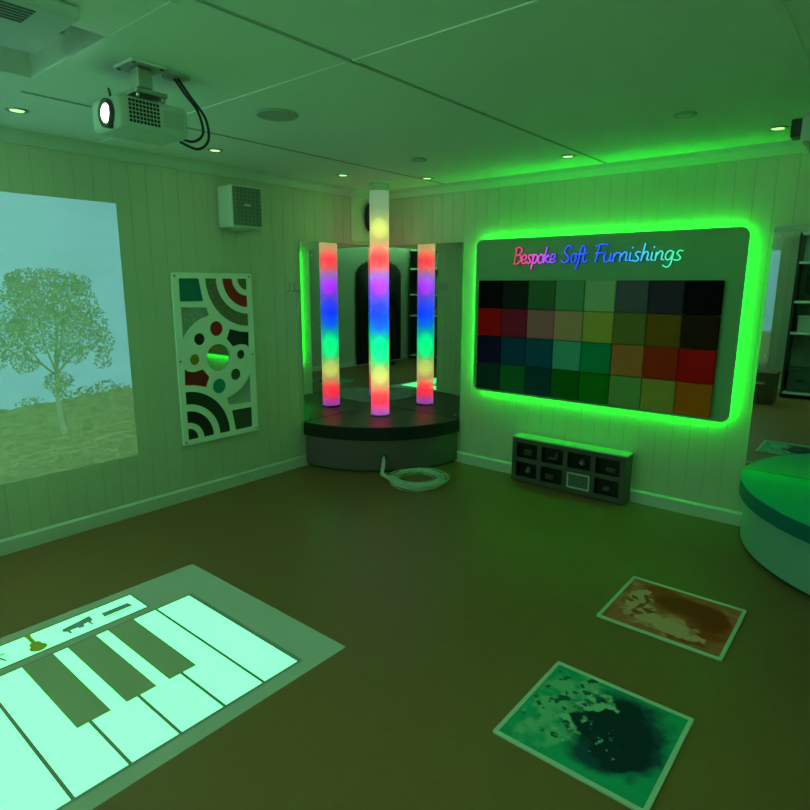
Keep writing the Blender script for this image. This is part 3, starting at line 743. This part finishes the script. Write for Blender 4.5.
# ------------------------------------------------------------------ wall speaker, hook, corner speaker
st = thing('wall_speaker', (0, -1.60, 1.96), 'white boxy wall speaker with dark mesh front high on the left wall', 'speaker')
MB().box(.025, .195, -1.728, -1.470, 1.963, 2.250, .012, 3).build('cabinet', m_white, st)
MB().box(0, .03, -1.66, -1.54, 2.05, 2.17, .004).build('bracket', m_offwhite, st)
MB().box(.193, .203, -1.718, -1.480, 1.980, 2.240, .004).build('grille', mat('mesh_grille', (.16, .18, .16), .5, noise=.3, nscale=60, bump=1., bscale=180), st)
mb = MB()
for k in range(9):
    z = 1.998+k*.028; mb.box(.202, .206, -1.712, -1.486, z, z+.004)
for k in range(7):
    y = -1.70+k*.033; mb.box(.202, .206, y, y+.004, 1.985, 2.235)
mb.build('grille_bars', mat('grille_bar_grey', (.26, .28, .26), .5), st)
MB().box(.205, .2085, -1.628, -1.575, 2.112, 2.126, .002).build('badge', m_white, st)
MB().box(.06, .19, -1.66, -1.53, 1.946, 1.963, .004).build('terminal_cover', m_offwhite, st)

hk = thing('wall_hook', (0, -1.05, 1.50), 'small pale double coat hook on the left wall beside the corner mirror', 'hook')
MB().box(.0, .008, -1.125, -.992, 1.50, 1.53, .002).build('back_plate', m_white, hk)
for y in (-1.105, -1.055, -1.01):
    MB().tube(smooth([(.008, y, 1.52), (.03, y, 1.51), (.042, y, 1.53), (.036, y, 1.575)], 4), .005, 8).lathe([(.0, 0), (.008, .004), (.0, .016)], (.036, y, 1.572), 10).build('hook', m_steel if y > -1.03 else m_offwhite, hk)

cs = thing('corner_speaker', (.06, -.10, 2.03), 'black oval speaker in the corner behind the light column', 'speaker')
mb = MB(); mb.lathe([(.0, -.125), (.025, -.118), (.045, -.07), (.05, 0), (.045, .07), (.025, .118), (.0, .125)], (.062, -.165, 2.165), 24); mb.build('shell', m_black, cs)
MB().cyl((.012, -.165, 2.165), (.06, -.165, 2.165), .012, n=12).build('bracket', m_dark, cs)

# ------------------------------------------------------------------ ceiling fittings
m_lamp = emit('downlight_lens', (.42, 1., .28), 1.7)
def downlight(x, y, label, base=None):
    t = thing('downlight', (x, y, H), label, 'downlight', 'recessed ceiling downlights')
    MB().lathe([(.050, H-.0001), (.050, H-.004), (.044, H-.007), (.036, H-.006), (.034, H-.001)], (x, y, 0), 32).build('trim_ring', m_steel, t)
    MB().lathe([(.0335, H-.0015), (.030, H-.0045), (.0, H-.0055)], (x, y, 0), 24).build('lens', m_lamp, t)
    ld = bpy.data.lights.new('downlight_lamp', 'AREA'); ld.shape = 'DISK'; ld.size = .06; ld.energy = .35; ld.color = (.42, 1., .42)
    lo = bpy.data.objects.new('downlight_lamp', ld); COL.objects.link(lo); lo.parent = t; lo.location = (0, 0, -.012)
    return t
downlight(.447, -3.103, 'round ceiling downlight above the projected tree, nearest the left edge')
downlight(.42, -1.985, 'round ceiling downlight between the vent-sided projector and the wall speaker')
downlight(.417, -.853, 'round ceiling downlight over the left corner mirror')
downlight(.845, -.341, 'round ceiling downlight just right of the light column')
downlight(2.076, -.424, 'round ceiling downlight above the middle of the lit board')
downlight(3.26, -.394, 'round ceiling downlight beside the projector at the right edge')
for x, y, l in ((.43, -4.25, 'near left'), (.43, -5.4, 'far left'), (2.1, -5.55, 'middle'), (3.85, -5.4, 'by the shelves'), (3.95, -3.2, 'by the right wall')):
    downlight(x, y, 'round ceiling downlight behind the camera, ' + l)

cp = thing('ceiling_speaker', (1.381, -2.258, H), 'large round ceiling speaker right of the hanging projector', 'speaker')
MB().lathe([(.105, H-.0001), (.105, H-.006), (.096, H-.011), (.088, H-.010)], (1.381, -2.258, 0), 40).build('rim', m_offwhite, cp)
MB().lathe([(.087, H-.0005), (.087, H-.006), (.0, H-.003)], (1.381, -2.258, 0), 40).build('mesh', mat('speaker_mesh', (.12, .13, .12), .6, noise=.2, nscale=120, bump=.5, bscale=200), cp)
def ring(x, y, label):
    t = thing('ceiling_sensor', (x, y, H), label, 'sensor')
    MB().lathe([(.056, H-.0001), (.056, H-.005), (.050, H-.009), (.043, H-.008)], (x, y, 0), 32).build('rim', m_offwhite, t)
    MB().lathe([(.0425, H-.0005), (.0425, H-.007), (.015, H-.010), (.0, H-.011)], (x, y, 0), 32).build('dome', m_white, t)
ring(1.253, -.96, 'small round ceiling sensor in front of the light column')
ring(2.95, -.99, 'small round ceiling sensor above the right end of the lit board')

# projector with vents
pj = thing('ceiling_projector', (1.50, -3.02, H), 'white projector with side vents hanging from the ceiling, lens lit', 'projector')
m_pj = mat('projector_white', (.52, .55, .52), .4, noise=.02)
bx0, bx1, by0, by1, bz0, bz1 = 1.335, 1.555, -3.150, -2.855, 2.152, 2.272
MB().box(bx0, bx1, by0, by1, bz0, bz1, .022, 4).build('body', m_pj, pj)
mb = MB()
for i in range(9):
    for j in range(6):
        y = -3.105+i*.0140; z = bz0+.024+j*.0145
        mb.box(bx1-.004, bx1+.0012, y, y+.0105, z, z+.0105)
mb.build('vent_grille', m_black, pj)
MB().box(bx1-.003, bx1+.0008, -2.965, -2.880, bz0+.03, bz1-.026, .001).build('side_cover', m_offwhite, pj)
ln = MB().lathe([(.052, .012), (.052, -.014), (.046, -.018), (.040, -.010)], (1.480, by0, 2.206), 32, axis='Y').build('lens_ring', m_dark, pj)
MB().lathe([(.0395, -.006), (.030, -.014), (.0, -.019)], (1.480, by0, 2.206), 28, axis='Y').build('lens_glass', emit('projector_beam_lens', (.85, .95, 1.), 6.), pj)
MB().cyl((1.475, by0+.02, 2.262), (1.475, by0+.012, 2.300), .006, .004, 10).build('focus_lever', m_dark, pj)
MB().box(1.43, 1.58, -3.09, -2.95, H-.012, H-.0001, .003).build('ceiling_plate', m_white, pj)
mb = MB().box(1.475, 1.535, -3.05, -2.99, H-.085, H-.012, .004).cyl((1.505, -3.02, bz1+.03), (1.505, -3.02, H-.08), .022, n=20)
mb.box(1.44, 1.57, -3.08, -2.95, bz1+.012, bz1+.03, .004)
for dx in (-.05, .05):
    for dy in (-.05, .05): mb.cyl((1.505+dx, -3.015+dy, bz1-.004), (1.505+dx, -3.015+dy, bz1+.02), .008, n=10)
mb.build('mount_arm', m_steel, pj)
for x, y in ((1.445, -3.075), (1.565, -3.075), (1.445, -2.965), (1.565, -2.965)):
    MB().cyl((x, y, H-.0145), (x, y, H-.012), .008, n=12).build('mount_bolt', m_dark, pj)
cb = [[(1.50, -2.87, 2.15), (1.52, -2.80, 2.13), (1.54, -2.76, 2.17), (1.55, -2.775, 2.25), (1.53, -2.83, 2.33), (1.50, -2.86, 2.392)],
      [(1.46, -2.87, 2.18), (1.48, -2.80, 2.165), (1.51, -2.765, 2.20), (1.52, -2.79, 2.28), (1.51, -2.84, 2.34), (1.49, -2.87, 2.392)]]
for i, c in enumerate(cb): MB().tube(smooth(c, 8), .0055, 8).build('cable', m_black if i == 0 else mat('dark_red_cable', (.05, .008, .008), .4), pj)
MB().lathe([(.055, H-.0001), (.055, H-.004), (.03, H-.006), (.0, H-.006)], (1.495, -2.865, 0), 28).build('cable_plate', m_offwhite, pj)

# projector at the right edge
pj2 = thing('ceiling_projector', (3.66, -1.22, H), 'pale ceiling projector with square black lens hood at the right edge', 'projector')
MB().box(3.50, 3.82, -1.36, -1.08, 2.13, 2.245, .018, 4).build('body', m_pj, pj2)
hd = MB().box(3.464, 3.505, -1.345, -1.262, 2.158, 2.226, .004).build('lens_hood', m_black, pj2)
MB().lathe([(.026, .003), (.026, -.002), (.0, -.006)], (3.463, -1.303, 2.192), 24, axis='X').build('lens_glass', mat('dark_lens', (.01, .01, .03), .08), hd)
MB().box(3.58, 3.74, -1.30, -1.14, H-.012, H-.0001, .003).build('ceiling_plate', m_white, pj2)
MB().cyl((3.66, -1.22, 2.24), (3.66, -1.22, H-.01), .022, n=20).build('mount_arm', m_steel, pj2)
mb = MB()
for i in range(8): mb.box(3.56+i*.028, 3.575+i*.028, -1.3612, -1.356, 2.165, 2.215)
mb.build('vent_grille', m_dark, pj2)

# floor projector in the ceiling recess
fp = thing('recessed_floor_projector', (1.5, -3.62, H), 'white floor-facing projector unit sunk in the square ceiling recess', 'projector')
MB().box(1.325, 1.60, -3.80, -3.325, 2.395, 2.50, .012, 3).build('lower_housing', m_pj, fp)
MB().box(1.60, 1.86, -3.90, -3.385, 2.36, 2.399, .012, 3).box(1.45, 1.66, -3.90, -3.40, 2.385, 2.60, .01, 3).build('upper_housing', m_pj, fp)
MB().box(1.345, 1.365, -3.62, -3.46, 2.3925, 2.397).build('slot', m_dark, fp)
mb = MB()
for i in range(6): mb.box(1.70+i*.022, 1.712+i*.022, -3.66, -3.50, 2.3585, 2.362)
mb.build('vent_grille', m_dark, fp)
MB().box(1.45, 1.60, -3.88, -3.80, 2.50, 2.6395).build('hanger', m_offwhite, fp)
MB().lathe([(.03, 2.390), (.026, 2.386), (.0, 2.384)], (1.46, -3.70, 0), 24).build('lens', emit('floor_projector_lens', (.4, 1., .75), 3.), fp)

# ------------------------------------------------------------------ behind the camera: seen in the mirrors
sh = thing('shelf_unit', (3.43, L+.2, 0), 'tall dark storage shelf unit reflected in the right mirror', 'shelf unit')
m_shb = mat('shelf_black', (.02, .022, .02), .5); m_shw = mat('shelf_white', (.75, .78, .75), .5)
SX0, SX1, SY0, SY1 = 2.68, 4.20, L+.02, L+.40
MB().box(SX0, SX0+.03, SY0, SY1, 0, 2.27).build('side_panel', m_shb, sh)
MB().box(SX1-.03, SX1, SY0, SY1, 0, 2.27).build('side_panel', m_shb, sh)
MB().box(SX0+.03, SX1-.03, SY0, SY0+.012, 0.1, 2.27).build('back_panel', mat('shelf_back_green', (.42, .50, .44), .6), sh)
for z in (.06, .90, 1.33, 1.86, 2.24):
    MB().box(SX0+.03, SX1-.03, SY0+.012, SY1, z, z+.03).build('shelf', m_shw, sh)
for x in (3.10, 3.55, 3.95): MB().box(x, x+.02, SY1-.05, SY1-.01, .09, .90).build('divider', m_shw, sh)
mo = thing('monitor', (3.05, L+.25, 1.36), 'dark screen with black frame standing on the shelf unit, seen in the right mirror', 'monitor')
MB().box(2.80, 3.32, L+.24, L+.27, 1.43, 1.80, .006).build('screen_frame', m_black, mo)
MB().box(2.82, 3.30, L+.268, L+.272, 1.45, 1.78).build('screen', mat('screen_glass', (.01, .02, .018), .08), mo)
MB().box(2.94, 3.18, L+.18, L+.32, 1.3605, 1.372).box(3.03, 3.09, L+.22, L+.24, 1.37, 1.5).build('stand', m_black, mo)
bxs = [(2.74, 3.05, .0905, .42, (.06, .11, .08), 'dark green'), (3.14, 3.50, .0905, .50, (.03, .03, .035), 'black'), (3.60, 3.90, .0905, .44, (.14, .15, .13), 'grey'), (2.78, 3.20, .9305, 1.16, (.42, .45, .42), 'white'), (3.45, 3.95, 1.3605, 1.72, (.25, .36, .28), 'pale green')]
for x0, x1, z0, z1, c, n in bxs:
    b = thing('storage_box', ((x0+x1)/2, L+.22, z0), '%s storage box on the shelf unit, seen in the mirrors' % n, 'box')
    MB().box(x0, x1, L+.06, L+.36, z0, z1-.03, .008).build('body', mat('box_'+n.replace(' ', '_'), c, .5), b)
    MB().box(x0-.006, x1+.006, L+.054, L+.366, z1-.03, z1, .006).build('lid', mat('box_'+n.replace(' ', '_'), c, .5), b)
    MB().box((x0+x1)/2-.05, (x0+x1)/2+.05, L+.358, L+.366, (z0+z1)/2-.01, (z0+z1)/2+.01, .003).build('handle', m_black, b)
br = thing('storage_crate', (2.52, -5.02, 0), 'low dark brown wooden crate reflected in the right mirror', 'crate')
m_br = mat('dark_brown_wood', (.10, .052, .022), .5, noise=.3, nscale=12)
MB().box(2.36, 2.70, -5.20, -4.84, .0, .40, .006).build('body', m_br, br)
MB().box(2.35, 2.71, -5.21, -4.83, .40, .43, .006).build('lid', m_br, br)
MB().box(2.47, 2.59, -4.842, -4.834, .27, .30, .004).build('handle', m_steel, br)

# black curtain on the right wall
cu_t = thing('black_curtain', (W-.04, -4.68, 0), 'black floor-length curtain on the right wall, a dark shape in the corner mirror', 'curtain')
mb = MB(); n = 120; ys = [-4.02-1.34*i/n for i in range(n+1)]
fr_ = [W-.033-.008*math.sin(i*.62)-.004*math.sin(i*1.7) for i in range(n+1)]
def ctop(y):
    t = min((y+5.36), (-4.02-y))/.30
    return 1.97-.20*(1-min(1, t))**2
for i in range(n):
    a = [(fr_[i], ys[i], .02), (fr_[i+1], ys[i+1], .02), (fr_[i+1], ys[i+1], ctop(ys[i+1])), (fr_[i], ys[i], ctop(ys[i]))]
    b = [(x+.006, y, z) for x, y, z in a]
    va = [mb.bm.verts.new(v) for v in a]; vb = [mb.bm.verts.new(v) for v in b]
    mb.bm.faces.new(va); mb.bm.faces.new(vb[::-1]); mb.bm.faces.new((va[3], va[2], vb[2], vb[3])); mb.bm.faces.new((va[0], va[1], vb[1], vb[0]))
bmesh.ops.remove_doubles(mb.bm, verts=mb.bm.verts, dist=1e-5)
mb.build('cloth', mat('black_blackout_cloth', (.005, .005, .006), .95, noise=.2), cu_t, smooth=True)
MB().tube([(W-.018, -4.30, 1.985), (W-.018, -5.08, 1.985)], .010, 10).build('rail', m_dark, cu_t)

# the photographer, dressed in black, seen only in the mirrors
def skin(name, chains, m, parent, sub=2, root=0):
    """chains: list of lists of (co, radius); chains share a vertex when coordinates repeat"""
    verts, edges, rad, key = [], [], [], {}
    for ch in chains:
        prev = None
        for co, r in ch:
            k = tuple(round(v, 4) for v in co)
            if k not in key: key[k] = len(verts); verts.append(Vector(co)); rad.append(r)
            i = key[k]
            if prev is not None and prev != i: edges.append((prev, i))
            prev = i
    off = wloc(parent)
    me = bpy.data.meshes.new(name); me.from_pydata([v-off for v in verts], edges, []); 
    ob = bpy.data.objects.new(name, me); COL.objects.link(ob)
    sm = ob.modifiers.new('skin', 'SKIN'); 
    if not me.skin_vertices: me.attributes.new('dummy', 'FLOAT', 'POINT')
    sv = me.skin_vertices[0].data if me.skin_vertices else None
    if sv:
        for i, v in enumerate(sv):
            rr = rad[i]; v.radius = rr if isinstance(rr, tuple) else (rr, rr); v.use_root = (i == root)
    ob.modifiers.new('sub', 'SUBSURF').levels = sub; ob.modifiers['sub'].render_levels = sub
    bpy.context.view_layer.update()
    nm = bpy.data.meshes.new_from_object(ob.evaluated_get(bpy.context.evaluated_depsgraph_get()))
    bpy.data.objects.remove(ob)
    nm.materials.clear(); nm.materials.append(m)
    for p in nm.polygons: p.use_smooth = True
    o = bpy.data.objects.new(name, nm); COL.objects.link(o); o.parent = parent
    return o
PX, PYY = 3.985, -4.60
pe = thing('person', (PX, PYY, 0), 'person dressed in black holding up a phone, seen only in the corner mirror', 'person')
m_skin = mat('skin', (.45, .28, .20), .5); m_cloth = mat('black_cloth', (.006, .006, .007), .9, noise=.2); m_hair = mat('dark_hair', (.012, .008, .006), .6)
P3 = lambda x, y, z: (PX+x, PYY+y, z)
hl, hr = P3(.075, .115, 1.47), P3(.195, .115, 1.47)
def hand(w, sgn):
    """palm and five curled fingers closing on the phone edge"""
    x, y, z = w; out = [[(w, .026), ((x, y+.035, z+.012), (.030, .018)), ((x, y+.06, z+.02), (.030, .016))]]
    for k, ln in enumerate((.85, 1., .95, .75)):
        zz = z+.045-.018*k
        out.append([((x, y+.06, z+.02), (.030, .016)), ((x+sgn*.004, y+.068, zz), .010), ((x-sgn*.004, y+.068+.026*ln, zz+.004), .009), ((x-sgn*.022, y+.068+.034*ln, zz+.006), .008)])
    out.append([((x, y+.035, z+.012), (.030, .018)), ((x-sgn*.022, y+.04, z+.035), .011), ((x-sgn*.034, y+.052, z+.055), .009)])
    return out
chest = P3(0, -.02, 1.28)
body = [[(P3(0, 0, .95), .11), (P3(0, -.01, 1.1), .125), (chest, (.15, .11)), (P3(0, -.02, 1.40), .07), (P3(0, 0, 1.47), .052), (P3(0, .01, 1.53), .06), (P3(0, .015, 1.60), (.076, .088)), (P3(0, .01, 1.68), (.075, .085)), (P3(0, .0, 1.73), (.045, .05))]]
for s, hw in ((-1, hl), (1, hr)):
    body.append([(P3(0, 0, .95), .11), (P3(s*.095, 0, .86), .078), (P3(s*.13, .01, .50), .062), (P3(s*.15, -.02, .12), .045), (P3(s*.155, .0, .05), .042), (P3(s*.165, .12, .035), .036)])
    body.append([(chest, (.15, .11)), (P3(s*.17, -.02, 1.40), .058), (P3(s*.23, .07, 1.15), .045), (hw, .026)])
    body += hand(hw, s)
skin('body', body, m_skin, pe)
jk = [[(P3(0, 0, .74), (.185, .15)), (P3(0, 0, .90), (.195, .155)), (P3(0, -.01, 1.08), (.18, .145)), (P3(0, -.02, 1.28), (.19, .145)), (P3(0, -.02, 1.40), (.11, .10)), (P3(0, -.005, 1.455), .072)]]
for s, hw in ((-1, hl), (1, hr)):
    hv = Vector(hw); el = Vector(P3(s*.23, .07, 1.15)); cuff = el+(hv-el)*.92
    jk.append([(P3(0, -.02, 1.28), (.19, .145)), (P3(s*.18, -.02, 1.40), .085), (tuple(el), .075), (tuple(cuff), .045)])
skin('coat', jk, m_cloth, pe)
tr = [[(P3(0, 0, 1.02), (.165, .135)), (P3(0, 0, .9), (.175, .14))]]
for s in (-1, 1): tr.append([(P3(0, 0, .9), (.175, .14)), (P3(s*.098, 0, .82), .115), (P3(s*.13, .01, .50), .085), (P3(s*.15, -.015, .07), .068)])
skin('trousers', tr, m_cloth, pe)
for s in (-1, 1):
    mb = MB(); mb.box(PX+s*.16-.045, PX+s*.16+.045, PYY-.07, PYY+.19, .0, .075, .03, 4); mb.build('shoe', m_black, pe)
mb = MB(); mb.lathe([(.0, .112), (.05, .105), (.088, .06), (.098, .0), (.092, -.06), (.0, -.07)], (PX, PYY-.022, 1.675), 24); mb.build('hair', m_hair, pe, smooth=True)
for s in (-1, 1):
    MB().lathe([(0, -.011), (.008, -.007), (.011, 0), (.008, .007), (0, .011)], (PX+s*.03, PYY+.098, 1.625), 12).build('eye', m_black, pe)
    MB().lathe([(0, -.03), (.012, -.02), (.014, 0), (.01, .024), (0, .03)], (PX+s*.084, PYY+.01, 1.615), 12).build('ear', m_skin, pe)
mb = MB(); mb.lathe([(.016, 0), (.012, .02), (.004, .045), (0, .048)], (PX, PYY+.102, 1.575), 12); mb.build('nose', m_skin, pe)
MB().box(PX-.024, PX+.024, PYY+.088, PYY+.096, 1.548, 1.556, .003).build('mouth', mat('lips', (.30, .10, .09), .5), pe)
pe.rotation_euler = (0, 0, R(39.7))
pc = CAM-fw*.075-up2*.045
ph = thing('phone', pc, 'black phone held up by the person, seen only in the corner mirror', 'phone')
mm = M.copy(); mm.translation = pc
mb = MB().box(-.036, .036, -.074, .074, -.004, .004, .003, 3, mtx=mm); mb.build('phone_body', m_black, ph)
mb = MB().box(-.033, .033, -.070, .070, .0041, .0046, mtx=mm); mb.build('screen', emit('phone_screen', (.05, .10, .06), .6, (.01, .01, .01)), ph)
mb = MB().cyl(pc+up2*.055-fw*(-.004)+rt2*.02, pc+up2*.055+fw*.0055+rt2*.02, .008, n=16); mb.build('lens', m_dark, ph)

# ------------------------------------------------------------------ air outside the room
wd_ = bpy.data.worlds.new('world'); SC.world = wd_; wd_.use_nodes = True
wd_.node_tree.nodes['Background'].inputs[0].default_value = (.0, .0, .0, 1)
